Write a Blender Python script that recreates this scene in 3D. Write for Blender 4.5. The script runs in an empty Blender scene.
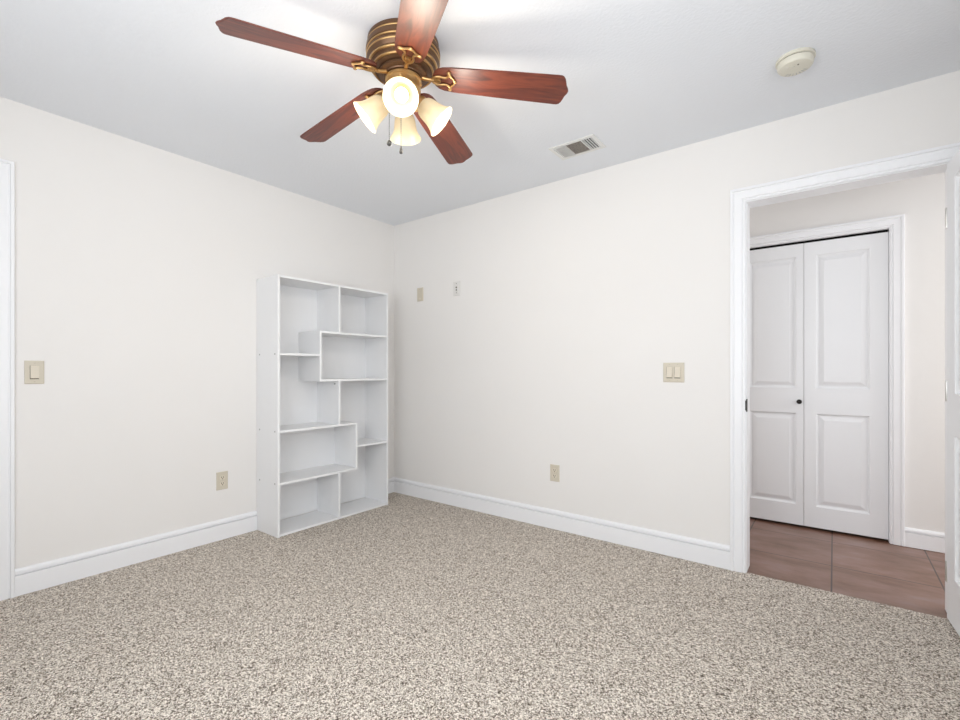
import bpy, bmesh, math, random
from mathutils import Vector, Matrix
R = math.radians
PI = math.pi
random.seed(4)
scene = bpy.context.scene
COL = scene.collection

# ------------------------------------------------------------------ camera, world, lights, exposure
cam_d = bpy.data.cameras.new('camera')
cam_d.sensor_width = 36.0
cam_d.lens = 464.9 / 960 * 36
cam_d.shift_y = 10.33 / 960
cam_d.clip_start = 0.05
cam = bpy.data.objects.new('camera', cam_d)
cam.location = (3.2149, -2.9199, 1.1129)
cam.rotation_euler = (R(90), 0, 0.65104)
COL.objects.link(cam)
scene.camera = cam

world = bpy.data.worlds.new('world')
scene.world = world
world.use_nodes = True
wn = world.node_tree.nodes
wn['Background'].inputs[0].default_value = (0.80, 0.90, 1.0, 1)
wn['Background'].inputs[1].default_value = 1.5


def area(name, loc, rot, sx, sy, power, color):
    d = bpy.data.lights.new(name, 'AREA')
    d.shape = 'RECTANGLE'
    d.size = sx
    d.size_y = sy
    d.energy = power
    d.color = color
    o = bpy.data.objects.new(name, d)
    o.location = loc
    o.rotation_euler = rot
    COL.objects.link(o)
    return o


# lamps at two unseen windows put in for even light, plus added hall fill
area('unseen_window_light', (2.60, -3.76, 1.25), (R(100), 0, 0), 2.0, 1.3, 80, (0.92, 0.96, 1.0))
area('unseen_window_light', (3.96, -2.45, 1.30), (0, R(106), 0), 1.3, 1.3, 38, (0.94, 0.97, 1.0))
area('hall_fill', (5.35, 0.62, 1.35), (0, R(90), 0), 1.7, 0.8, 27, (0.97, 0.985, 1.0))  # fill lamps added inside both closed ends of the hall
area('hall_fill', (1.40, 0.62, 1.35), (0, R(-90), 0), 1.7, 0.8, 10, (1.0, 0.98, 0.96))

scene.view_settings.view_transform = 'Standard'
scene.view_settings.look = 'None'
scene.view_settings.gamma = 1.0
scene.view_settings.exposure = -0.50
scene.view_settings.use_curve_mapping = False


# ------------------------------------------------------------------ materials
def mat(name, color, rough=0.5, metal=0.0, spec=0.5, coat=0.0):
    m = bpy.data.materials.new(name)
    m.use_nodes = True
    b = m.node_tree.nodes['Principled BSDF']
    b.inputs['Base Color'].default_value = (*color, 1)
    b.inputs['Roughness'].default_value = rough
    b.inputs['Metallic'].default_value = metal
    b.inputs['Specular IOR Level'].default_value = spec
    b.inputs['Coat Weight'].default_value = coat
    return m


def nn(m, t, **kw):
    n = m.node_tree.nodes.new(t)
    for k, v in kw.items():
        setattr(n, k, v)
    return n


def lk(m, a, b):
    m.node_tree.links.new(a, b)


def obj_coord(m):
    return nn(m, 'ShaderNodeTexCoord').outputs['Object']


def noise(m, co, scale, detail=2.0, rough=0.5):
    n = nn(m, 'ShaderNodeTexNoise')
    n.inputs['Scale'].default_value = scale
    n.inputs['Detail'].default_value = detail
    n.inputs['Roughness'].default_value = rough
    lk(m, co, n.inputs['Vector'])
    return n.outputs['Fac']


def ramp(m, fac, stops):
    r = nn(m, 'ShaderNodeValToRGB')
    e = r.color_ramp.elements
    while len(e) < len(stops):
        e.new(0.5)
    for el, (p, c) in zip(e, stops):
        el.position = p
        el.color = (*c, 1)
    lk(m, fac, r.inputs['Fac'])
    return r.outputs['Color']


def bump(m, h, strength, dist):
    b = nn(m, 'ShaderNodeBump')
    b.inputs['Strength'].default_value = strength
    b.inputs['Distance'].default_value = dist
    lk(m, h, b.inputs['Height'])
    lk(m, b.outputs['Normal'], m.node_tree.nodes['Principled BSDF'].inputs['Normal'])


def painted(name, color, rough, spec, nscale, bstr, bdist, var=0.015):
    m = mat(name, color, rough, 0, spec)
    co = obj_coord(m)
    f = noise(m, co, nscale, 3)
    a = tuple(max(0, c - var) for c in color)
    b = tuple(min(1, c + var) for c in color)
    c = ramp(m, noise(m, co, 1.3, 2), [(0.35, a), (0.65, b)])
    lk(m, c, m.node_tree.nodes['Principled BSDF'].inputs['Base Color'])
    bump(m, f, bstr, bdist)
    return m


M = {}
M['wall'] = painted('wall_paint', (0.875, 0.852, 0.828), 0.75, 0.25, 160, 0.15, 0.002, 0.006)
M['ceiling'] = painted('ceiling_paint', (0.85, 0.87, 0.905), 0.9, 0.1, 75, 0.35, 0.004, 0.005)
M['trim'] = painted('trim_paint', (0.93, 0.93, 0.945), 0.38, 0.45, 60, 0.0, 0.001, 0.004)
M['door'] = painted('door_paint', (0.90, 0.905, 0.92), 0.38, 0.45, 60, 0.05, 0.001, 0.004)
M['laminate'] = painted('white_laminate', (0.88, 0.88, 0.885), 0.4, 0.4, 90, 0.03, 0.001, 0.004)
M['edge'] = mat('white_edge_band', (0.92, 0.92, 0.92), 0.35)
M['cap'] = mat('grey_plastic', (0.45, 0.45, 0.44), 0.5)
M['plate'] = mat('ivory_plastic', (0.66, 0.60, 0.49), 0.4)
M['rocker'] = mat('ivory_rocker', (0.74, 0.67, 0.55), 0.35)
M['plate_white'] = mat('white_plastic', (0.78, 0.76, 0.73), 0.4)
M['detector'] = mat('aged_white_plastic', (0.72, 0.69, 0.59), 0.45)
M['black'] = mat('black_void', (0.01, 0.01, 0.01), 0.8, 0, 0.1)
M['dark'] = mat('dark_slot', (0.10, 0.075, 0.05), 0.7)
M['iron'] = mat('dark_bronze_knob', (0.025, 0.022, 0.02), 0.3, 0.7)
M['nickel'] = mat('satin_nickel', (0.6, 0.59, 0.57), 0.35, 1.0)
M['pewter'] = mat('pewter_chain', (0.05, 0.048, 0.045), 0.35, 0.3)
M['bronze'] = mat('aged_bronze', (0.15, 0.08, 0.042), 0.42, 0.6)
M['brass'] = mat('antique_brass', (0.56, 0.35, 0.15), 0.33, 0.95)
M['filter'] = mat('tan_enamel', (0.62, 0.56, 0.50), 0.8)  # tan tone of the vent's middle slats
M['grille'] = mat('grille_enamel', (0.80, 0.80, 0.78), 0.4)

# carpet: speckled loop pile, tufts of three colours
m = M['carpet'] = mat('speckled_carpet', (0.5, 0.45, 0.4), 0.95, 0, 0.05)
co = obj_coord(m)
nz = nn(m, 'ShaderNodeTexNoise')
nz.inputs['Scale'].default_value = 90
lk(m, co, nz.inputs['Vector'])
wr = nn(m, 'ShaderNodeVectorMath', operation='SCALE')
wr.inputs['Scale'].default_value = 0.006
lk(m, nz.outputs['Color'], wr.inputs[0])
ad = nn(m, 'ShaderNodeVectorMath', operation='ADD')
lk(m, co, ad.inputs[0])
lk(m, wr.outputs[0], ad.inputs[1])
vals = []
for sc_ in (215, 360):
    v = nn(m, 'ShaderNodeTexVoronoi')
    v.inputs['Scale'].default_value = sc_
    lk(m, ad.outputs[0], v.inputs['Vector'])
    sep = nn(m, 'ShaderNodeSeparateColor')
    lk(m, v.outputs['Color'], sep.inputs[0])
    vals.append(sep.outputs[0])
mx = nn(m, 'ShaderNodeMix', data_type='FLOAT')
mx.inputs[0].default_value = 0.5
lk(m, vals[0], mx.inputs[2])
lk(m, vals[1], mx.inputs[3])
cc = ramp(m, mx.outputs[0], [(0.15, (0.055, 0.042, 0.032)), (0.36, (0.28, 0.228, 0.180)), (0.50, (0.60, 0.525, 0.445)), (0.80, (1.0, 0.93, 0.84))])
lk(m, cc, m.node_tree.nodes['Principled BSDF'].inputs['Base Color'])
bump(m, mx.outputs[0], 0.5, 0.004)

# hall tile: brown slate-look porcelain, 18 inch tiles
m = M['tile'] = mat('slate_tile', (0.2, 0.13, 0.1), 0.30, 0, 0.5)
co = obj_coord(m)
mp = nn(m, 'ShaderNodeMapping')
mp.inputs['Scale'].default_value = (1.1, 2.2, 1)
lk(m, co, mp.inputs['Vector'])
f1 = noise(m, mp.outputs[0], 3.2, 7, 0.62)
c1 = ramp(m, f1, [(0.30, (0.15, 0.070, 0.038)), (0.45, (0.22, 0.115, 0.078)), (0.58, (0.275, 0.155, 0.118)), (0.72, (0.30, 0.20, 0.18))])
br = nn(m, 'ShaderNodeTexBrick')
br.offset = 0
br.inputs['Scale'].default_value = 1
br.inputs['Brick Width'].default_value = 0.457
br.inputs['Row Height'].default_value = 0.457
br.inputs['Mortar Size'].default_value = 0.0035
br.inputs['Mortar Smooth'].default_value = 0.1
br.inputs['Color1'].default_value = (1, 1, 1, 1)
br.inputs['Color2'].default_value = (0.90, 0.90, 0.90, 1)
br.inputs['Mortar'].default_value = (0, 0, 0, 1)
mp2 = nn(m, 'ShaderNodeMapping')
mp2.inputs['Location'].default_value = (-3.204 + 0.457 * 8, -0.41 + 0.457 * 2, 0)
lk(m, co, mp2.inputs['Vector'])
lk(m, mp2.outputs[0], br.inputs['Vector'])
mixn = nn(m, 'ShaderNodeMix', data_type='RGBA')
mixn.inputs['B'].default_value = (0.04, 0.022, 0.016, 1)
lk(m, br.outputs['Fac'], mixn.inputs['Factor'])
mul = nn(m, 'ShaderNodeMix', data_type='RGBA', blend_type='MULTIPLY')
mul.inputs['Factor'].default_value = 1
lk(m, c1, mul.inputs['A'])
lk(m, br.outputs['Color'], mul.inputs['B'])
lk(m, mul.outputs['Result'], mixn.inputs['A'])
lk(m, mixn.outputs['Result'], m.node_tree.nodes['Principled BSDF'].inputs['Base Color'])
bump(m, f1, 0.15, 0.01)


# cherry wood of the fan blades, grain along local x
m = M['cherry'] = mat('cherry_wood', (0.3, 0.06, 0.03), 0.44, 0, 0.8, 0.15)
m.node_tree.nodes['Principled BSDF'].inputs['Coat Roughness'].default_value = 0.25
co = obj_coord(m)
mp = nn(m, 'ShaderNodeMapping')
mp.inputs['Scale'].default_value = (1.4, 11, 11)
lk(m, co, mp.inputs['Vector'])
wv = nn(m, 'ShaderNodeTexNoise')
wv.inputs['Scale'].default_value = 3.0
wv.inputs['Detail'].default_value = 6
wv.inputs['Distortion'].default_value = 1.6
lk(m, mp.outputs[0], wv.inputs['Vector'])
c1 = ramp(m, wv.outputs['Fac'], [(0.28, (0.050, 0.009, 0.005)), (0.45, (0.115, 0.020, 0.009)), (0.60, (0.185, 0.036, 0.014)), (0.78, (0.14, 0.025, 0.010))])
lk(m, c1, m.node_tree.nodes['Principled BSDF'].inputs['Base Color'])

# lit alabaster glass of the lamp shades
m = M['shade'] = bpy.data.materials.new('alabaster_glass')
m.use_nodes = True
nt = m.node_tree
pb = nt.nodes['Principled BSDF']
co = obj_coord(m)
f = noise(m, co, 26, 4, 0.6)
c = ramp(m, f, [(0.35, (1.0, 0.82, 0.52)), (0.6, (1.0, 0.93, 0.76))])
pb.inputs['Base Color'].default_value = (0.62, 0.54, 0.38, 1)
pb.inputs['Roughness'].default_value = 0.25
lk(m, c, pb.inputs['Emission Color'])
pb.inputs['Emission Strength'].default_value = 0.26
tr = nn(m, 'ShaderNodeBsdfTranslucent')
tr.inputs[0].default_value = (0.9, 0.78, 0.55, 1)
mxs = nn(m, 'ShaderNodeMixShader')
mxs.inputs[0].default_value = 0.2
lk(m, pb.outputs[0], mxs.inputs[1])
lk(m, tr.outputs[0], mxs.inputs[2])
lk(m, mxs.outputs[0], nt.nodes['Material Output'].inputs['Surface'])

m = M['bulb'] = bpy.data.materials.new('lit_bulb')
m.use_nodes = True
pb = m.node_tree.nodes['Principled BSDF']
pb.inputs['Emission Color'].default_value = (1, 0.93, 0.80, 1)
pb.inputs['Emission Strength'].default_value = 2.6

m = M['pane'] = bpy.data.materials.new('window_glass')
m.use_nodes = True
nt = m.node_tree
nt.nodes.remove(nt.nodes['Principled BSDF'])
t_ = nn(m, 'ShaderNodeBsdfTransparent')
g_ = nn(m, 'ShaderNodeBsdfGlossy')
g_.inputs['Roughness'].default_value = 0.02
x_ = nn(m, 'ShaderNodeMixShader')
x_.inputs[0].default_value = 0.06
lk(m, t_.outputs[0], x_.inputs[1])
lk(m, g_.outputs[0], x_.inputs[2])
lk(m, x_.outputs[0], nt.nodes['Material Output'].inputs['Surface'])


# ------------------------------------------------------------------ mesh helpers
def link(name, bm, mats, parent=None, loc=(0, 0, 0), rot=(0, 0, 0), smooth=False):
    bmesh.ops.recalc_face_normals(bm, faces=bm.faces[:])
    me = bpy.data.meshes.new(name)
    bm.to_mesh(me)
    bm.free()
    if not isinstance(mats, (list, tuple)):
        mats = [mats]
    for k in mats:
        me.materials.append(M[k])
    if smooth:
        for p in me.polygons:
            p.use_smooth = True
        try:
            me.set_sharp_from_angle(angle=R(smooth if smooth is not True else 40))
        except Exception:
            pass
    o = bpy.data.objects.new(name, me)
    o.location = loc
    o.rotation_euler = rot
    COL.objects.link(o)
    if parent:
        o.parent = parent
    return o


def box(bm, a, b, mi=0, bevel=0.0):
    x0, y0, z0 = (min(a[i], b[i]) for i in range(3))
    x1, y1, z1 = (max(a[i], b[i]) for i in range(3))
    vs = [bm.verts.new(p) for p in [(x0, y0, z0), (x1, y0, z0), (x1, y1, z0), (x0, y1, z0), (x0, y0, z1), (x1, y0, z1), (x1, y1, z1), (x0, y1, z1)]]
    fs = []
    for q in [(0, 3, 2, 1), (4, 5, 6, 7), (0, 1, 5, 4), (1, 2, 6, 5), (2, 3, 7, 6), (3, 0, 4, 7)]:
        f = bm.faces.new([vs[i] for i in q])
        f.material_index = mi
        fs.append(f)
    if bevel > 0:
        es = list({e for f in fs for e in f.edges})
        bmesh.ops.bevel(bm, geom=es, offset=bevel, segments=2, affect='EDGES', profile=0.6)
    return fs


def lathe(bm, prof, seg=48, mtx=Matrix(), mi=0, close=False):
    rings = []
    for r, z in prof:
        if r < 1e-6:
            rings.append([bm.verts.new(mtx @ Vector((0, 0, z)))])
        else:
            rings.append([bm.verts.new(mtx @ Vector((r * math.cos(2 * PI * i / seg), r * math.sin(2 * PI * i / seg), z))) for i in range(seg)])
    for a, b in zip(rings, rings[1:]):
        for i in range(seg):
            j = (i + 1) % seg
            if len(a) == 1 and len(b) == 1:
                continue
            if len(a) == 1:
                f = bm.faces.new([a[0], b[i], b[j]])
            elif len(b) == 1:
                f = bm.faces.new([a[i], a[j], b[0]])
            else:
                f = bm.faces.new([a[i], a[j], b[j], b[i]])
            f.material_index = mi


def tube(bm, pts, r, seg=10, mi=0):
    pts = [Vector(p) for p in pts]
    rings = []
    up = Vector((0, 0, 1))
    for i, p in enumerate(pts):
        d = (pts[min(i + 1, len(pts) - 1)] - pts[max(i - 1, 0)]).normalized()
        u = d.cross(up)
        if u.length < 1e-3:
            u = d.cross(Vector((1, 0, 0)))
        u.normalize()
        w = d.cross(u)
        rr = r[i] if isinstance(r, (list, tuple)) else r
        rings.append([bm.verts.new(p + rr * (math.cos(2 * PI * k / seg) * u + math.sin(2 * PI * k / seg) * w)) for k in range(seg)])
    for a, b in zip(rings, rings[1:]):
        for k in range(seg):
            bm.faces.new([a[k], a[(k + 1) % seg], b[(k + 1) % seg], b[k]]).material_index = mi
    bm.faces.new(rings[0]).material_index = mi
    bm.faces.new(rings[-1][::-1]).material_index = mi


def ball(bm, c, r, s=(1, 1, 1), seg=16):
    mt = Matrix.Translation(c) @ Matrix.Diagonal((r * s[0], r * s[1], r * s[2], 1))
    bmesh.ops.create_uvsphere(bm, u_segments=seg, v_segments=seg // 2 + 2, radius=1, matrix=mt)


def struct(name, bm, mats, **kw):
    o = link(name, bm, mats, **kw)
    o['kind'] = 'structure'
    return o


def empty(name, loc, rot=(0, 0, 0), label=None, cat=None, group=None, kind=None):
    o = bpy.data.objects.new(name, None)
    o.location = loc
    o.rotation_euler = rot
    o.empty_display_size = 0.1
    COL.objects.link(o)
    tag(o, label, cat, group, kind)
    return o


def tag(o, label=None, cat=None, group=None, kind=None):
    for k, v_ in (('label', label), ('category', cat), ('group', group), ('kind', kind)):
        if v_:
            o[k] = v_
    return o


# frame maps: (s along wall, t out of the wall into view, z)
HY = 1.060          # face of the far hall wall
def fL(s, t, z): return Vector((t, s, z))
def fR(s, t, z): return Vector((s, -t, z))
def fH(s, t, z): return Vector((s, HY - t, z))
def fD(s, t, z): return Vector((s, 0.12 + t, z))


def sweep(bm, prof, path_of, fmap, mi=0):
    """prof: closed list of (w, t); path_of(w) gives the (s, z) polyline offset by w"""
    rows = [[bm.verts.new(fmap(s, t, z)) for (s, z) in path_of(w)] for (w, t) in prof]
    n = len(rows)
    for i in range(n):
        a, b = rows[i], rows[(i + 1) % n]
        for k in range(len(a) - 1):
            bm.faces.new([a[k], a[k + 1], b[k + 1], b[k]]).material_index = mi
    bm.faces.new([r[0] for r in rows])
    bm.faces.new([r[-1] for r in rows][::-1])


def casing_prof(w, t=0.018):
    return [(0, 0), (0, t * .45), (w * .03, t * .62), (w * .10, t * .62), (w * .14, t * .42), (w * .18, t * .42), (w * .24, t * .80),
            (w * .66, t * .92), (w * .74, t * .78), (w * .78, t * .78), (w * .82, t * 1.18), (w * .97, t * 1.18), (w, t), (w, 0)]


def casing(bm, s0, s1, z1, w, fmap, t=0.018):
    sweep(bm, casing_prof(w, t), lambda k: [(s0 - k, 0), (s0 - k, z1 + k), (s1 + k, z1 + k), (s1 + k, 0)], fmap)


BASE_H = 0.132
BASE_PROF = [(0, 0), (0, 0.016), (0.099, 0.016), (0.1005, 0.003), (0.1065, 0.003), (0.108, 0.0145), (0.120, 0.0135), (0.128, 0.009), (BASE_H, 0.004), (BASE_H, 0)]


def baseboard(name, s0, s1, fmap, scale=1.0):
    bm = bmesh.new()
    rows = [[bm.verts.new(fmap(s, t, h * scale)) for s in (s0, s1)] for h, t in BASE_PROF]
    n = len(rows)
    for i in range(n):
        a, b = rows[i], rows[(i + 1) % n]
        bm.faces.new([a[0], a[1], b[1], b[0]])
    bm.faces.new([r[0] for r in rows])
    bm.faces.new([r[1] for r in rows][::-1])
    return struct(name, bm, 'trim')


def panel_slab(bm, W, H, T, px0, px1, zs):
    """moulded two-panel door: x 0..W, z 0..H, thickness 0..T along +y; raised panels on both faces"""
    xs = [0, px0, px1, W]
    zz = [0, zs[0], zs[1], zs[2], zs[3], H]
    for yb, sgn in ((0.0, 1), (T, -1)):
        for i in range(3):
            for j in range(5):
                a, b, c, d = xs[i], xs[i + 1], zz[j], zz[j + 1]
                if i == 1 and j in (1, 3):
                    rings = []
                    for ins, dep in ((0, 0), (0.003, 0.005), (0.011, 0.012), (0.018, 0.0125), (0.022, 0.0115), (0.044, 0.0025), (0.048, 0.002)):
                        y = yb + sgn * dep
                        rings.append([bm.verts.new(p) for p in ((a + ins, y, c + ins), (b - ins, y, c + ins), (b - ins, y, d - ins), (a + ins, y, d - ins))])
                    for r0, r1 in zip(rings, rings[1:]):
                        for k in range(4):
                            bm.faces.new([r0[k], r0[(k + 1) % 4], r1[(k + 1) % 4], r1[k]])
                    bm.faces.new(rings[-1])
                else:
                    bm.faces.new([bm.verts.new(p) for p in ((a, yb, c), (b, yb, c), (b, yb, d), (a, yb, d))])
    for p in (((0, 0, 0), (0, T, 0), (0, T, H), (0, 0, H)), ((W, 0, 0), (W, T, 0), (W, T, H), (W, 0, H)),
              ((0, 0, 0), (W, 0, 0), (W, T, 0), (0, T, 0)), ((0, 0, H), (W, 0, H), (W, T, H), (0, T, H))):
        bm.faces.new([bm.verts.new(v_) for v_ in p])
    bmesh.ops.remove_doubles(bm, verts=bm.verts[:], dist=1e-5)


# ------------------------------------------------------------------ the room shell
H = 2.44
X1 = 3.78           # right wall of the room
Y0 = -3.55          # wall behind the camera
TH = 0.12
# doorway in the wall with the light switches
DX0, DX1, DZ = 2.832, 3.626, 2.041
# closet door in the left wall
LY0, LY1, LZ = -3.329, -2.567, 2.056

bm = bmesh.new()
box(bm, (-TH, Y0 - TH, -0.10), (X1 + TH, 0.006, 0.0))
struct('floor', bm, 'carpet')
bm = bmesh.new()
box(bm, (1.2, 0.006, -0.10), (5.6, 1.95, -0.003))
struct('floor', bm, 'tile')
bm = bmesh.new()
box(bm, (-TH, Y0 - TH, H), (5.6, 1.95, H + 0.1))
struct('ceiling', bm, 'ceiling')

bm = bmesh.new()          # left wall with a door opening
box(bm, (-TH, LY1, 0), (0, 0.0, H))
box(bm, (-TH, LY0, LZ), (0, LY1, H))
box(bm, (-TH, Y0 - TH, 0), (0, LY0, H))
struct('wall_left', bm, 'wall')
bm = bmesh.new()          # wall with the doorway to the hall
box(bm, (-TH, 0, 0), (DX0 - 0.02, TH, H))
box(bm, (DX0 - 0.02, 0, DZ + 0.02), (DX1 + 0.02, TH, H))
box(bm, (DX1 + 0.02, 0, 0), (X1 + TH, TH, H))
struct('wall_front', bm, 'wall')


def window_wall(name, s0, s1, w0, w1, z0, z1, fm):
    bm = bmesh.new()
    for a, b, c, d in ((s0, w0, 0, H), (w1, s1, 0, H), (w0, w1, 0, z0), (w0, w1, z1, H)):
        box(bm, fm(a, 0, c), fm(b, -TH, d))
    struct(name, bm, 'wall')


def unseen_window(name, w0, w1, z0, z1, fm):
    root = empty(name, fm((w0 + w1) / 2, 0, z0), kind='structure')
    inv = Matrix.Translation(-root.location)
    def add(nm, bm, k):
        bmesh.ops.transform(bm, matrix=inv, verts=bm.verts[:])
        return link(nm, bm, k, root)
    bm = bmesh.new()
    mid = (z0 + z1) / 2
    for a, b, c, d in ((w0, w0 + .05, z0, z1), (w1 - .05, w1, z0, z1), (w0 + .05, w1 - .05, z0, z0 + .05), (w0 + .05, w1 - .05, z1 - .05, z1), (w0 + .05, w1 - .05, mid - .02, mid + .02)):
        box(bm, fm(a, -0.10, c), fm(b, -0.06, d))
    add('window_frame', bm, 'trim')
    bm = bmesh.new()
    box(bm, fm(w0 + .05, -0.082, z0 + .05), fm(w1 - .05, -0.078, z1 - .05))
    add('window_pane', bm, 'pane')
    bm = bmesh.new()
    box(bm, fm(w0 - .04, 0.0, z0 - .02), fm(w1 + .04, 0.04, z0 + .005), bevel=0.004)
    box(bm, fm(w0 - .02, 0.0, z0 - .08), fm(w1 + .02, 0.014, z0 - .02))
    add('window_sill', bm, 'trim')


def fB(s, t, z): return Vector((s, Y0 + t, z))
def fX(s, t, z): return Vector((X1 - t, s, z))


window_wall('wall_back', 0, X1, 1.6, 3.6, 0.8, 2.1, fB)
unseen_window('unseen_window_1', 1.6, 3.6, 0.8, 2.1, fB)  # out of view; put in behind the camera to light the room
window_wall('wall_right', Y0 - TH, 0, -3.1, -1.8, 0.8, 2.1, fX)
unseen_window('unseen_window_2', -3.1, -1.8, 0.8, 2.1, fX)  # added so the left wall gets as much light as the front

# the hall and its closet
CX0, CX1, CZ = 2.590, 3.497, 2.028
bm = bmesh.new()
for a, b, c, d in ((1.2, CX0 - .012, 0, H), (CX1 + .012, 5.6, 0, H), (CX0 - .012, CX1 + .012, CZ + .012, H)):
    box(bm, (a, HY, c), (b, HY + .12, d))
struct('wall_hall', bm, 'wall')
bm = bmesh.new()
box(bm, (1.08, 0.12, 0), (1.2, HY + .12, H))
struct('wall_hall_left', bm, 'wall')
bm = bmesh.new()
box(bm, (5.6, 0.12, 0), (5.72, HY + .12, H))
struct('wall_hall_right', bm, 'wall')
bm = bmesh.new()
box(bm, (X1 + TH, 0, 0), (5.72, 0.12, H))
struct('wall_hall_front', bm, 'wall')
bm = bmesh.new()
box(bm, (2.3, 1.85, 0), (3.8, 1.95, H))
box(bm, (2.2, HY + .12, 0), (2.3, 1.95, H))
box(bm, (3.8, HY + .12, 0), (3.9, 1.95, H))
struct('wall_closet', bm, 'wall')

# baseboards
baseboard('baseboard_left', -2.489, -1.2825, fL)
baseboard('baseboard_left', -0.3205, 0.0, fL)
baseboard('baseboard_front', 0.015, 2.754, fR)
baseboard('baseboard_front', 3.705, X1 - 0.016, fR)
baseboard('baseboard_back', 0.015, X1 - 0.015, fB)
baseboard('baseboard_right', Y0 + 0.016, 0, fX)
baseboard('baseboard_hall', 3.570, 5.6, fH, 0.9)
baseboard('baseboard_hall', 1.2, 2.516, fH, 0.9)


# ------------------------------------------------------------------ door frames
def frame(name, s0, s1, z1, depth, fm, w, back=None, stop=True):
    """jamb lining in the thickness of the wall and casing on the face"""
    root = empty(name, fm((s0 + s1) / 2, 0, 0), kind='structure')
    inv = Matrix.Translation(-root.location)
    def add(nm, bm, k, **kw):
        bmesh.ops.transform(bm, matrix=inv, verts=bm.verts[:])
        return link(nm, bm, k, root, **kw)
    bm = bmesh.new()
    j = 0.012
    box(bm, fm(s0 - j, 0.0005, 0), fm(s0, -depth, z1))
    box(bm, fm(s1, 0.0005, 0), fm(s1 + j, -depth, z1))
    box(bm, fm(s0 - j, 0.0005, z1), fm(s1 + j, -depth, z1 + j))
    add('jamb', bm, 'trim')
    if stop:
        bm = bmesh.new()
        t0, t1 = -0.045, -0.078
        box(bm, fm(s0, t0, 0), fm(s0 + .011, t1, z1 - .011))
        box(bm, fm(s1 - .011, t0, 0), fm(s1, t1, z1 - .011))
        box(bm, fm(s0, t0, z1 - .011), fm(s1, t1, z1))
        add('door_stop', bm, 'trim')
    bm = bmesh.new()
    casing(bm, s0 - 0.004, s1 + 0.004, z1 + 0.004, w, fm)
    add('casing', bm, 'trim')
    if back:
        bm = bmesh.new()
        casing(bm, s0 - 0.004, s1 + 0.004, z1 + 0.004, w, back)
        add('casing', bm, 'trim')
    return root, add


trim1, add1 = frame('trim_1', DX0, DX1, DZ - 0.004, TH, fR, 0.074, fD, stop=False)
bm = bmesh.new()          # rounded black strike plate on the left jamb
box(bm, (DX0 - 0.002, -0.0045, 0.885), (DX0 + 0.0022, 0.024, 0.955), bevel=0.001)
box(bm, (DX0 - 0.012, -0.0100, 0.893), (DX0 + 0.0012, -0.0005, 0.947), bevel=0.002)
so = add1('strike_plate', bm, 'iron')
so['label'] = 'black strike plate'
trim2, _ = frame('trim_2', LY0, LY1, LZ, TH, fL, 0.074, stop=True)
trim3, _ = frame('trim_3', CX0, CX1, CZ, TH, fH, 0.069, stop=False)


# ------------------------------------------------------------------ doors
def knob_mesh(T):
    bm = bmesh.new()
    for sg, y in ((-1, 0.0), (1, T)):
        mt = Matrix.Translation((0, y, 0)) @ Matrix.Rotation(R(90) * (1 if sg < 0 else -1), 4, 'X')
        lathe(bm, [(0, 0), (0.032, 0), (0.032, 0.004), (0.028, 0.008), (0.012, 0.010), (0.011, 0.030), (0.020, 0.036), (0.026, 0.045), (0.026, 0.054), (0.018, 0.062), (0, 0.064)], 28, mt)
    return bm


# open room door; hinge line beside the right jamb, leaf swung 94 degrees into the room
hx, hy = 3.6135, -0.020
door2 = empty('door_2', (hx, hy, 0), (0, 0, R(-90 + 4.3)), kind='structure')
bm = bmesh.new()
panel_slab(bm, 0.762, 2.012, 0.035, 0.109, 0.653, (0.205, 0.818, 0.998, 1.925))
bmesh.ops.translate(bm, verts=bm.verts[:], vec=(0, 0, 0.014))
leaf2 = link('door_leaf', bm, 'door', door2)
link('door_knob', knob_mesh(0.035), 'iron', leaf2, (0.70, 0, 0.93), smooth=True)
for z in (0.22, 1.02, 1.79):
    bm = bmesh.new()
    lathe(bm, [(0, -0.045), (0.005, -0.045), (0.0055, -0.043), (0.0055, 0.043), (0.005, 0.045), (0, 0.045)], 14)
    box(bm, (-0.0012, 0.0, -0.044), (0.0004, 0.030, 0.044))
    link('hinge', bm, 'nickel', leaf2, (-0.0015, -0.0005, z), smooth=True)

# closed closet door in the left wall, almost out of frame
door1 = empty('door_1', (-0.003, LY0 + 0.003, 0), (0, 0, R(90)), kind='structure')
bm = bmesh.new()
panel_slab(bm, 0.756, 2.034, 0.035, 0.11, 0.646, (0.205, 0.818, 0.998, 1.925))
bmesh.ops.translate(bm, verts=bm.verts[:], vec=(0, 0.0, 0.012))
leaf1 = link('door_leaf', bm, 'door', door1)
link('door_knob', knob_mesh(0.035), 'iron', leaf1, (0.07, 0, 0.93), smooth=True)

# bifold closet door across the hall
door3 = empty('door_3', (CX0, HY + 0.022, 0), kind='structure')
for (a, b, p0, p1) in ((2.593, 3.0430, 2.712, 3.002), (3.0455, 3.4950, 3.114, 3.403)):
    bm = bmesh.new()
    panel_slab(bm, b - a, 1.996, 0.032, p0 - a, p1 - a, (0.145, 0.795, 0.972, 1.905))
    lf = link('door_leaf', bm, 'door', door3, (a - CX0, 0, 0.015))
    if a < 3:
        bm = bmesh.new()
        mt = Matrix.Rotation(R(90), 4, 'X')
        lathe(bm, [(0, -0.001), (0.009, -0.001), (0.0075, 0.008), (0.012, 0.014), (0.0165, 0.021), (0.015, 0.028), (0.006, 0.0315), (0, 0.032)], 24, mt)
        kn = link('door_knob', bm, 'iron', lf, (3.018 - a, 0, 0.876), smooth=True)
        kn['label'] = 'small round black knob'
bm = bmesh.new()
box(bm, (0.004, 0.004, 2.0125), (CX1 - CX0 - 0.004, 0.030, CZ - 0.0005))
tk = link('track', bm, 'black', door3)

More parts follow.
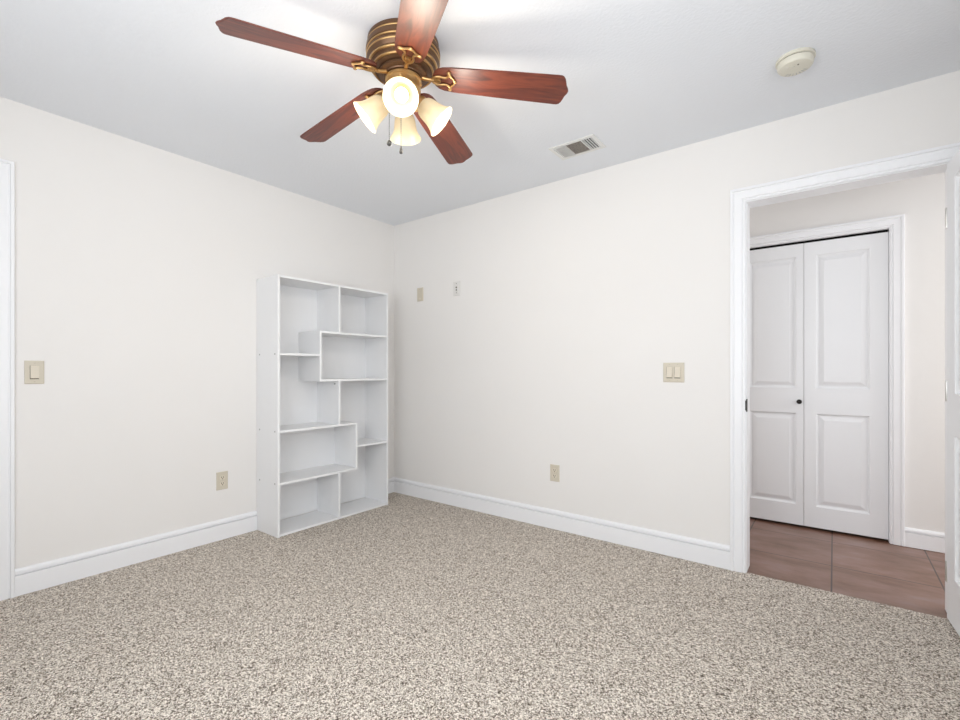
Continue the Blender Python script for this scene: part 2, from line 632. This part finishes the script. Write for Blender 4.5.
# ------------------------------------------------------------------ bookcase
BX0, BX1, BY0, BY1, BH = 0.0015, 0.281, -1.281, -0.322, 1.75
bc = empty('bookcase', (BX0, (BY0 + BY1) / 2, 0), label='tall white staggered bookcase with open cubbies, empty, standing in the corner', cat='bookcase')
bo = bc.location
T = 0.015


def board(nm, y0, y1, z0, z1, xb=None, parent=bc):
    bm = bmesh.new()
    xb = BX0 + 0.004 if xb is None else xb
    o = Vector(bo)
    fs = box(bm, Vector((xb, y0, z0)) - o, Vector((BX1, y1, z1)) - o)
    for f in bm.faces:
        if abs(f.calc_center_median().x - (BX1 - o.x)) < 1e-4:
            f.material_index = 1
    return link(nm, bm, ['laminate', 'edge'], parent)


left = board('side_panel', BY0, BY0 + T, 0, BH, BX0)
board('side_panel', BY1 - T, BY1, 0, BH, BX0)
board('top_panel', BY0 + T, BY1 - T, BH - T, BH, BX0)
board('bottom_panel', BY0 + T, BY1 - T, 0.004, 0.004 + T, BX0)
ym = -0.797
h = T / 2
yb = -0.957
yv = -0.640
board('divider', ym - h, ym + h, 1.39 + h, BH - T)
board('divider', yb - h, yb + h, 1.040 + h, 1.390 - h)
board('divider', ym - h, ym + h, 0.703 + h, 1.040 - h)
board('divider', yv - h, yv + h, 0.354 + h, 0.703 - h)
board('divider', ym - h, ym + h, 0.004 + T, 0.354 - h)
board('shelf', yb - h, BY1 - T, 1.390 - h, 1.390 + h)
board('shelf', yb - h, BY1 - T, 1.040 - h, 1.040 + h)
board('shelf', BY0 + T, yb - h, 1.222 - h, 1.222 + h)
board('shelf', BY0 + T, yv + h, 0.703 - h, 0.703 + h)
board('shelf', BY0 + T, yv + h, 0.354 - h, 0.354 + h)
board('shelf', yv + h, BY1 - T, 0.524 - h, 0.524 + h)
bm = bmesh.new()
box(bm, Vector((BX0 + 0.001, BY0 + T, 0.026)) - Vector(bo), Vector((BX0 + 0.004, BY1 - T, BH - T)) - Vector(bo))
link('back_panel', bm, 'laminate', bc)
cap0 = None
for z in (1.222, 0.703, 0.354):
    for x in (0.045, 0.245):
        bm = bmesh.new()
        lathe(bm, [(0, 0), (0.006, 0), (0.006, 0.0008), (0.004, 0.0012), (0, 0.0012)], 14, Matrix.Rotation(R(90), 4, 'X'))
        link('screw_cap', bm, 'cap', left, (x - BX0, BY0 - bo[1], z))
bm = bmesh.new()          # loose shelf pin under the middle box
lathe(bm, [(0, 0), (0.006, 0), (0.006, 0.006), (0, 0.007)], 12, Matrix.Rotation(R(90), 4, 'X'))
link('cam_bolt', bm, 'cap', bc, (0.235, ym - h - bo[1], 1.012))


# ------------------------------------------------------------------ wall plates
def plate_mesh(w, hgt, holes=()):
    """a plate in local x (along wall), z up, facing -y; holes are cut as raised frames around openings"""
    bm = bmesh.new()
    rings = []
    for ins, y in ((0, 0), (0, -0.0035), (0.0025, -0.006), (0.004, -0.0065)):
        rings.append([bm.verts.new((sx * (w / 2 - ins), y, sz * (hgt / 2 - ins))) for sx, sz in ((-1, -1), (1, -1), (1, 1), (-1, 1))])
    for a, b in zip(rings, rings[1:]):
        for k in range(4):
            bm.faces.new([a[k], a[(k + 1) % 4], b[(k + 1) % 4], b[k]])
    bm.faces.new(rings[0])
    bm.faces.new(rings[-1])
    return bm


def screw(parent, x, z, key='plate'):
    bm = bmesh.new()
    mt = Matrix.Translation((0, -0.0065, 0)) @ Matrix.Rotation(R(90), 4, 'X')
    lathe(bm, [(0, 0), (0.0034, 0), (0.003, 0.0009), (0, 0.0012)], 12, mt)
    box(bm, (-0.0026, -0.0079, -0.0004), (0.0026, -0.0072, 0.0004), 1)
    link('screw', bm, [key, 'dark'], parent, (x, 0, z))


def rocker(parent, x):
    bm = bmesh.new()
    box(bm, (x - .0175, -0.0064, -.0345), (x + .0175, -0.0068, .0345), 1)
    box(bm, (x - .0160, -0.0084, -.0338), (x + .0160, -0.0090, -.0305), 1)  # dark strips stand in for shade below and beside the paddle
    box(bm, (x - .0172, -0.0084, -.0338), (x - .0160, -0.0088, .0342), 1)
    link('gap_shade', bm, ['plate', 'dark'], parent)
    bm = bmesh.new()
    box(bm, (x - .0172, -0.0068, -.0338), (x + .0172, -0.0085, .0342))
    # paddle pressed at its lower end
    vs = [bm.verts.new(p) for p in [(x - .0150, -.0085, .031), (x + .0150, -.0085, .031), (x + .0150, -.0085, -.031), (x - .0150, -.0085, -.031),
                                    (x - .0150, -.0098, .031), (x + .0150, -.0098, .031), (x + .0150, -.0150, -.0285), (x - .0150, -.0150, -.0285)]]
    for q in [(0, 1, 2, 3), (4, 5, 6, 7), (0, 1, 5, 4), (1, 2, 6, 5), (2, 3, 7, 6), (3, 0, 4, 7)]:
        bm.faces.new([vs[i] for i in q])
    link('rocker', bm, 'rocker', parent)


def plate_thing(name, label, cat, loc, rotz, w, hgt, key='plate', group=None):
    root = empty(name, loc, (0, 0, rotz), label, cat, group)
    link('cover_plate', plate_mesh(w, hgt), key, root)
    return root


# (facing: rotz=0 faces -y = front wall, rotz=90deg faces +x = left wall)
sw = plate_thing('light_switch', 'ivory single rocker light switch on the left wall beside the door trim', 'light switch', (0.0, -2.416, 1.103), R(90), 0.073, 0.117)
rocker(sw, 0)
screw(sw, 0, 0.047)
screw(sw, 0, -0.047)
sw = plate_thing('light_switch', 'ivory double rocker light switch on the wall left of the doorway', 'light switch', (2.450, 0.0, 1.100), 0, 0.120, 0.117)
for x in (-0.023, 0.023):
    rocker(sw, x)
    screw(sw, x, 0.047)
    screw(sw, x, -0.047)


def outlet(label, loc, rotz):
    root = plate_thing('wall_outlet', label, 'outlet', loc, rotz, 0.072, 0.117)
    for z in (0.0195, -0.0195):
        bm = bmesh.new()
        n = 20
        ring = []
        for y in (-0.006, -0.0085):
            rr = []
            for k in range(n):
                a = 2 * PI * k / n
                rr.append(bm.verts.new((max(-.0165, min(.0165, .0178 * math.cos(a))), y, .0145 * math.sin(a))))
            ring.append(rr)
        for k in range(n):
            bm.faces.new([ring[0][k], ring[0][(k + 1) % n], ring[1][(k + 1) % n], ring[1][k]])
        bm.faces.new(ring[1])
        sk = link('socket', bm, 'rocker', root, (0, 0, z))
        for x in (-0.0063, 0.0063):
            bm = bmesh.new()
            box(bm, (x - 0.0017, -0.0090, -0.002), (x + 0.0017, -0.0084, 0.0090))
            link('slot', bm, 'dark', sk)
        bm = bmesh.new()
        lathe(bm, [(0, 0), (0.0036, 0), (0.0034, 0.0006), (0, 0.0007)], 12, Matrix.Translation((0, -0.0084, -0.0075)) @ Matrix.Rotation(R(90), 4, 'X'))
        link('slot', bm, 'dark', sk)
    screw(root, 0, 0)


outlet('ivory double electrical outlet low on the left wall beside the bookcase', (0.0, -1.5105, 0.3855), R(90))
outlet('ivory double electrical outlet low on the bare wall below and left of the double switch', (1.653, 0.0, 0.391), 0)

bp = plate_thing('wall_plate', 'ivory blank wall plate high on the wall nearest the corner', 'wall plate', (0.335, 0, 1.776), 0, 0.072, 0.117)
bm = bmesh.new()
box(bm, (-0.012, -0.0085, -0.044), (0.012, -0.0062, -0.030), bevel=0.0008)
link('jack_cover', bm, 'rocker', bp)
screw(bp, 0, 0.042)
jp = plate_thing('wall_plate', 'white cable jack plate with small dark holes high on the wall', 'wall plate', (0.752, 0, 1.783), 0, 0.072, 0.117, 'plate_white')
for i, (x, z, r_) in enumerate(((0.0, 0.010, 0.0065), (0.0, -0.012, 0.0055), (0.0, -0.034, 0.003), (0.0, 0.040, 0.003))):
    bm = bmesh.new()
    lathe(bm, [(0, 0), (r_, 0), (r_, 0.003), (r_ * .6, 0.0045), (0, 0.0045)], 16, Matrix.Translation((x, -0.0062, z)) @ Matrix.Rotation(R(90), 4, 'X'))
    link('jack' if i < 2 else 'screw', bm, 'dark', jp)

# ------------------------------------------------------------------ smoke detector
sd = empty('smoke_detector', (3.083, -0.533, H), label='round cream smoke detector on the ceiling above the doorway', cat='smoke detector')
bm = bmesh.new()
lathe(bm, [(0, 0), (0.070, 0), (0.071, -0.002), (0.071, -0.011), (0.068, -0.013), (0, -0.013)], 56)
link('mounting_ring', bm, 'detector', sd, smooth=True)
bm = bmesh.new()
lathe(bm, [(0, -0.013), (0.063, -0.013), (0.063, -0.0165), (0.0, -0.0165)], 56)
o = link('vent_gap', bm, 'dark', sd)
bm = bmesh.new()
lathe(bm, [(0, -0.0165), (0.066, -0.0165), (0.0665, -0.020), (0.0645, -0.034), (0.060, -0.040), (0.052, -0.0425), (0.030, -0.0435), (0, -0.0435)], 56)
cover = link('cover', bm, 'detector', sd, smooth=35)
for k in range(7):
    a = R(40 + k * 16)
    bm = bmesh.new()
    box(bm, (0.036, -0.0013, -0.0442), (0.052, 0.0013, -0.0425))
    link('vent_slot', bm, 'cap', cover, rot=(0, 0, a))
bm = bmesh.new()
lathe(bm, [(0, -0.043), (0.011, -0.043), (0.0105, -0.046), (0, -0.0465)], 20)
link('test_button', bm, 'detector', cover, (-0.012, -0.018, 0))
bm = bmesh.new()
lathe(bm, [(0, -0.043), (0.0035, -0.043), (0.003, -0.045), (0, -0.0452)], 12)
link('indicator', bm, 'dark', cover, (0.012, -0.026, 0))

# ------------------------------------------------------------------ ceiling register
vx0, vx1, vy0, vy1 = 1.856, 2.141, -0.462, -0.277
vt = empty('ceiling_vent', ((vx0 + vx1) / 2, (vy0 + vy1) / 2, H), label='white rectangular ceiling air vent with three slatted sections', cat='vent')
W2, D2 = (vx1 - vx0) / 2, (vy1 - vy0) / 2
bm = bmesh.new()
b_ = 0.022
segs = [(-W2 + b_, -0.048), (-0.042, 0.054), (0.062, W2 - b_ + 0.004)]
box(bm, (-W2, -D2, -0.006), (W2, -D2 + b_, -0.0005))
box(bm, (-W2, D2 - b_, -0.006), (W2, D2, -0.0005))
box(bm, (-W2, -D2 + b_, -0.006), (-W2 + b_, D2 - b_, -0.0005))
box(bm, (W2 - b_, -D2 + b_, -0.006), (W2, D2 - b_, -0.0005))
box(bm, (segs[0][1], -D2 + b_, -0.006), (segs[1][0], D2 - b_, -0.0005))
box(bm, (segs[1][1], -D2 + b_, -0.006), (segs[2][0], D2 - b_, -0.0005))
link('vent_frame', bm, 'grille', vt)
bm = bmesh.new()
box(bm, (-W2 + b_ - .003, -D2 + b_ - .003, -0.0010), (W2 - b_ + .003, D2 - b_ + .003, -0.0003))
link('duct_opening', bm, 'black', vt)


def slat(p, q, lean, wid=0.011, key='grille'):
    """thin tilted blade from p to q; lean = horizontal offset of its lower edge"""
    bm = bmesh.new()
    p, q = Vector(p), Vector(q)
    lo = Vector((lean[0], lean[1], -0.0085))
    up = Vector((-lean[0] * .3, -lean[1] * .3, -0.0012))
    d = (q - p).normalized()
    nrm = d.cross(lo - up).normalized() * 0.0006
    vs = []
    for base in (p, q):
        for e in (up, lo):
            for s in (-1, 1):
                vs.append(bm.verts.new(base + e + s * nrm))
    for f in ((0, 1, 3, 2), (4, 6, 7, 5), (0, 4, 5, 1), (2, 3, 7, 6), (0, 2, 6, 4), (1, 5, 7, 3)):
        bm.faces.new([vs[i] for i in f])
    link('slat', bm, key, vt)


y0_, y1_ = -D2 + b_, D2 - b_
for k in range(9):        # left section, its slats turned so they close the view
    x = segs[0][0] + 0.003 + k * (segs[0][1] - segs[0][0] - 0.006) / 8
    slat((x, y0_, 0), (x, y1_, 0), (0.013, 0))
for k in range(4):        # right section, open towards the room
    x = segs[2][0] + 0.009 + k * (segs[2][1] - segs[2][0]) / 4.2
    slat((x, y0_, 0), (x, y1_, 0), (-0.0025, 0))
for k in range(11):       # middle section, slats run the other way
    y = y0_ + 0.008 + k * (y1_ - y0_ - 0.010) / 10.5
    slat((segs[1][0], y, 0), (segs[1][1], y, 0), (0, -0.006), key='filter')

# ------------------------------------------------------------------ ceiling fan
FX, FY = 1.8229, -1.6058
fan = empty('ceiling_fan', (FX, FY, H), label='flush mount ceiling fan with five cherry wood blades and four lit glass shades', cat='ceiling fan')
Z0 = H
def zz(z): return z - Z0


bm = bmesh.new()
prof = [(0, H), (0.139, H), (0.143, H - .004), (0.143, 2.425), (0.1395, 2.422), (0.1395, 2.414), (0.147, 2.411), (0.149, 2.400), (0.149, 2.392), (0.1455, 2.389),
        (0.1445, 2.378), (0.148, 2.372), (0.146, 2.362), (0.140, 2.356), (0.137, 2.350), (0.138, 2.346), (0.131, 2.337), (0.124, 2.333), (0.123, 2.328), (0.112, 2.321), (0.100, 2.317), (0, 2.317)]
lathe(bm, [(r_, zz(z)) for r_, z in prof], 72)
hs = link('motor_housing', bm, 'bronze', fan, smooth=35)
for r_, z, rr in ((0.1445, 2.4175, 0.0040), (0.1490, 2.3850, 0.0036), (0.1475, 2.366, 0.0048), (0.1375, 2.343, 0.0055), (0.1235, 2.325, 0.0050)):
    bm = bmesh.new()
    lathe(bm, [(r_ - .004 + rr * math.cos(a), zz(z) + rr * math.sin(a)) for a in [2 * PI * k / 10 for k in range(11)]], 72)
    bmesh.ops.remove_doubles(bm, verts=bm.verts[:], dist=1e-6)
    link('trim_ring', bm, 'brass', hs, smooth=True)
bm = bmesh.new()          # flywheel and switch cup
lathe(bm, [(r_, zz(z)) for r_, z in [(0, 2.318), (0.094, 2.318), (0.098, 2.314), (0.098, 2.306), (0.092, 2.302), (0.080, 2.300), (0.078, 2.296), (0, 2.296)]], 64)
link('flywheel', bm, 'bronze', fan, smooth=35)
bm = bmesh.new()
lathe(bm, [(r_, zz(z)) for r_, z in [(0, 2.297), (0.068, 2.297), (0.073, 2.292), (0.073, 2.284), (0.068, 2.280), (0.067, 2.262), (0.070, 2.256), (0.070, 2.248), (0.064, 2.240), (0.050, 2.228), (0.034, 2.218), (0.016, 2.212), (0.012, 2.206), (0.006, 2.200), (0, 2.198)]], 64)
cup = link('switch_cup', bm, 'brass', fan, smooth=35)
for k in range(4):
    a = R(-8 + 90 * k + 45)
    bm = bmesh.new()
    ball(bm, (0.068 * math.cos(a), 0.068 * math.sin(a), zz(2.270)), 0.0075, (1, 1, 1), 12)
    link('cup_screw', bm, 'brass', cup, smooth=True)

# blade: local x outwards from the fan axis, origin on the axis, underside at -z
def blade_mesh():
    bm = bmesh.new()
    up = [(0.120, 0.0), (0.122, 0.018), (0.129, 0.034), (0.142, 0.047), (0.162, 0.055), (0.200, 0.0600), (0.40, 0.0665), (0.620, 0.0715), (0.634, 0.0710), (0.643, 0.0670),
          (0.651, 0.055), (0.656, 0.040), (0.660, 0.026), (0.668, 0.011), (0.671, 0.0)]
    out = up + [(x, -y) for x, y in up[-2:0:-1]]
    lo = [bm.verts.new((x, y, -0.003)) for x, y in out]
    hi = [bm.verts.new((x, y, 0.003)) for x, y in out]
    bm.faces.new(lo)
    bm.faces.new(hi[::-1])
    n = len(out)
    for i in range(n):
        bm.faces.new([lo[i], hi[i], hi[(i + 1) % n], lo[(i + 1) % n]])
    bmesh.ops.recalc_face_normals(bm, faces=bm.faces[:])
    es = [e for e in bm.edges if all(abs(v_.co.z - e.verts[0].co.z) < 1e-6 for v_ in e.verts)]
    bmesh.ops.bevel(bm, geom=es, offset=0.0014, segments=2, affect='EDGES')
    return bm


def iron_mesh():
    """cast brass bracket under the blade root: neck, ring boss, two side rails, three-lobed end"""
    bm = bmesh.new()
    z = -0.0085
    tube(bm, [(0.080, 0, 0.006), (0.100, 0, 0.002), (0.120, 0, -0.005), (0.142, 0, z), (0.158, 0, z)], [0.013, 0.011, 0.0085, 0.0075, 0.007], 12)
    for s in (-1, 1):
        tube(bm, [(0.146, 0, z), (0.156, s * 0.011, z), (0.168, s * 0.0185, z), (0.184, s * 0.020, z), (0.196, s * 0.016, z), (0.208, s * 0.0165, z), (0.219, s * 0.024, z), (0.223, s * 0.034, z), (0.219, s * 0.041, z)],
             [0.005, 0.005, 0.005, 0.0048, 0.0046, 0.0046, 0.005, 0.006, 0.006], 10)
        tube(bm, [(0.223, s * 0.034, z), (0.228, s * 0.022, z), (0.238, s * 0.012, z), (0.243, 0, z)], [0.005, 0.0045, 0.0045, 0.006], 10)
        ball(bm, (0.221, s * 0.038, z), 0.0085, (1, 1, .75), 14)
    ball(bm, (0.243, 0, z), 0.0080, (1, 1, .75), 14)
    box(bm, (0.158, -0.012, -0.0085), (0.184, 0.012, -0.0031), bevel=0.002)
    lathe(bm, [(0.0045, z + .002), (0.010, z + .002), (0.010, z - 0.003), (0.0075, z - 0.0045), (0.0045, z - 0.003)], 20, Matrix.Translation((0.176, 0, 0)))
    bmesh.ops.translate(bm, verts=bm.verts[:], vec=(-0.032, 0, 0))
    return bm


DROOP = math.atan((2.3126 - 2.2427) / 0.66)
PITCH = R(13)
TEST_UNDER = -1
blade0 = iron0 = None
for k in range(5):
    ang = R(252.3 - 72 * k)
    # +x outward and dropping, +y tangent (low on that side)
    mtx = Matrix.Rotation(ang, 4, 'Z') @ Matrix.Rotation(DROOP, 4, 'Y') @ Matrix.Rotation(-PITCH, 4, 'X')
    if k == 0:
        blade0 = link('blade', blade_mesh(), 'cherry', fan)
        iron0 = link('blade_bracket', iron_mesh(), 'brass', fan, smooth=50)
        bl, ir = blade0, iron0
    else:
        bl, ir = blade0.copy(), iron0.copy()
        for o in (bl, ir):
            COL.objects.link(o)
            o.parent = fan
    for o in (bl, ir):
        o.rotation_mode = 'QUATERNION'
        o.rotation_quaternion = mtx.to_quaternion()
        o.location = (0, 0, zz(2.3106))

# light kit: four bell shades
TILT = R(50)
for k, az in enumerate((-47.0, 43.0, 133.0, 223.0)):
    a = R(az)
    out = Vector((math.cos(a), math.sin(a), 0))
    axis = (out * math.sin(TILT) + Vector((0, 0, -1)) * math.cos(TILT)).normalized()
    neck = Vector((0, 0, zz(2.212))) + out * 0.058
    q = Vector((0, 0, 1)).rotation_difference(axis).to_matrix().to_4x4()
    bm = bmesh.new()
    tube(bm, [Vector((0, 0, zz(2.236))) + out * 0.030, Vector((0, 0, zz(2.228))) + out * 0.045, neck + axis * 0.004, neck + axis * 0.012], 0.010, 12)
    lathe(bm, [(0, 0.0), (0.020, 0.0), (0.027, 0.006), (0.029, 0.014), (0.029, 0.026), (0.026, 0.028), (0, 0.028)], 32, Matrix.Translation(neck) @ q)
    arm = link('lamp_arm', bm, 'brass', fan, smooth=40)
    bm = bmesh.new()
    s0 = 0.018
    pr = [(0.025, 0.0), (0.029, 0.006), (0.038, 0.016), (0.043, 0.030), (0.0455, 0.048), (0.048, 0.066), (0.053, 0.084), (0.061, 0.099), (0.066, 0.106), (0.0668, 0.1085)]
    inn = [(r_ - 0.003, z) for r_, z in pr[::-1]]
    lathe(bm, pr + inn, 48, q)
    sh = link('lamp_shade', bm, 'shade', fan, tuple(neck + axis * s0), smooth=50)
    bm = bmesh.new()
    lathe(bm, [(0, 0.008), (0.012, 0.008), (0.013, 0.022), (0.019, 0.036), (0.0255, 0.050), (0.027, 0.060), (0.024, 0.072), (0.014, 0.082), (0, 0.085)], 24, q)
    link('bulb', bm, 'bulb', sh, smooth=True)
    ld = bpy.data.lights.new('bulb_light', 'POINT')
    ld.energy = 4.5
    ld.color = (1.0, 0.92, 0.80)
    ld.shadow_soft_size = 0.05
    lo = bpy.data.objects.new('bulb_light', ld)
    lo.location = Vector((FX, FY, H)) + neck + axis * (s0 + 0.165)
    COL.objects.link(lo)

# pull chains
for (x, y, zb, rb) in ((-0.046, -0.035, 2.038, 'ball'), (0.022, -0.034, 1.997, 'drop')):
    bm = bmesh.new()
    n = int((2.235 - zb) / 0.0042)
    tube(bm, [(x, y, zz(2.235)), (x, y, zz(zb))], 0.0009, 6)
    for i in range(0, n, 2):
        bmesh.ops.create_icosphere(bm, subdivisions=1, radius=0.0017, matrix=Matrix.Translation((x, y, zz(zb) + 0.0042 * i)))
    ch = link('pull_chain', bm, 'pewter', fan)
    bm = bmesh.new()
    if rb == 'ball':
        lathe(bm, [(0, 0.010), (0.004, 0.009), (0.009, 0.003), (0.0105, -0.003), (0.009, -0.009), (0.004, -0.013), (0, -0.014)], 20)
    else:
        lathe(bm, [(0, 0.008), (0.003, 0.007), (0.0035, 0.0), (0.006, -0.006), (0.0075, -0.014), (0.006, -0.021), (0, -0.024)], 20)
    link('fob', bm, 'pewter', ch, (x, y, zz(zb)), smooth=True)
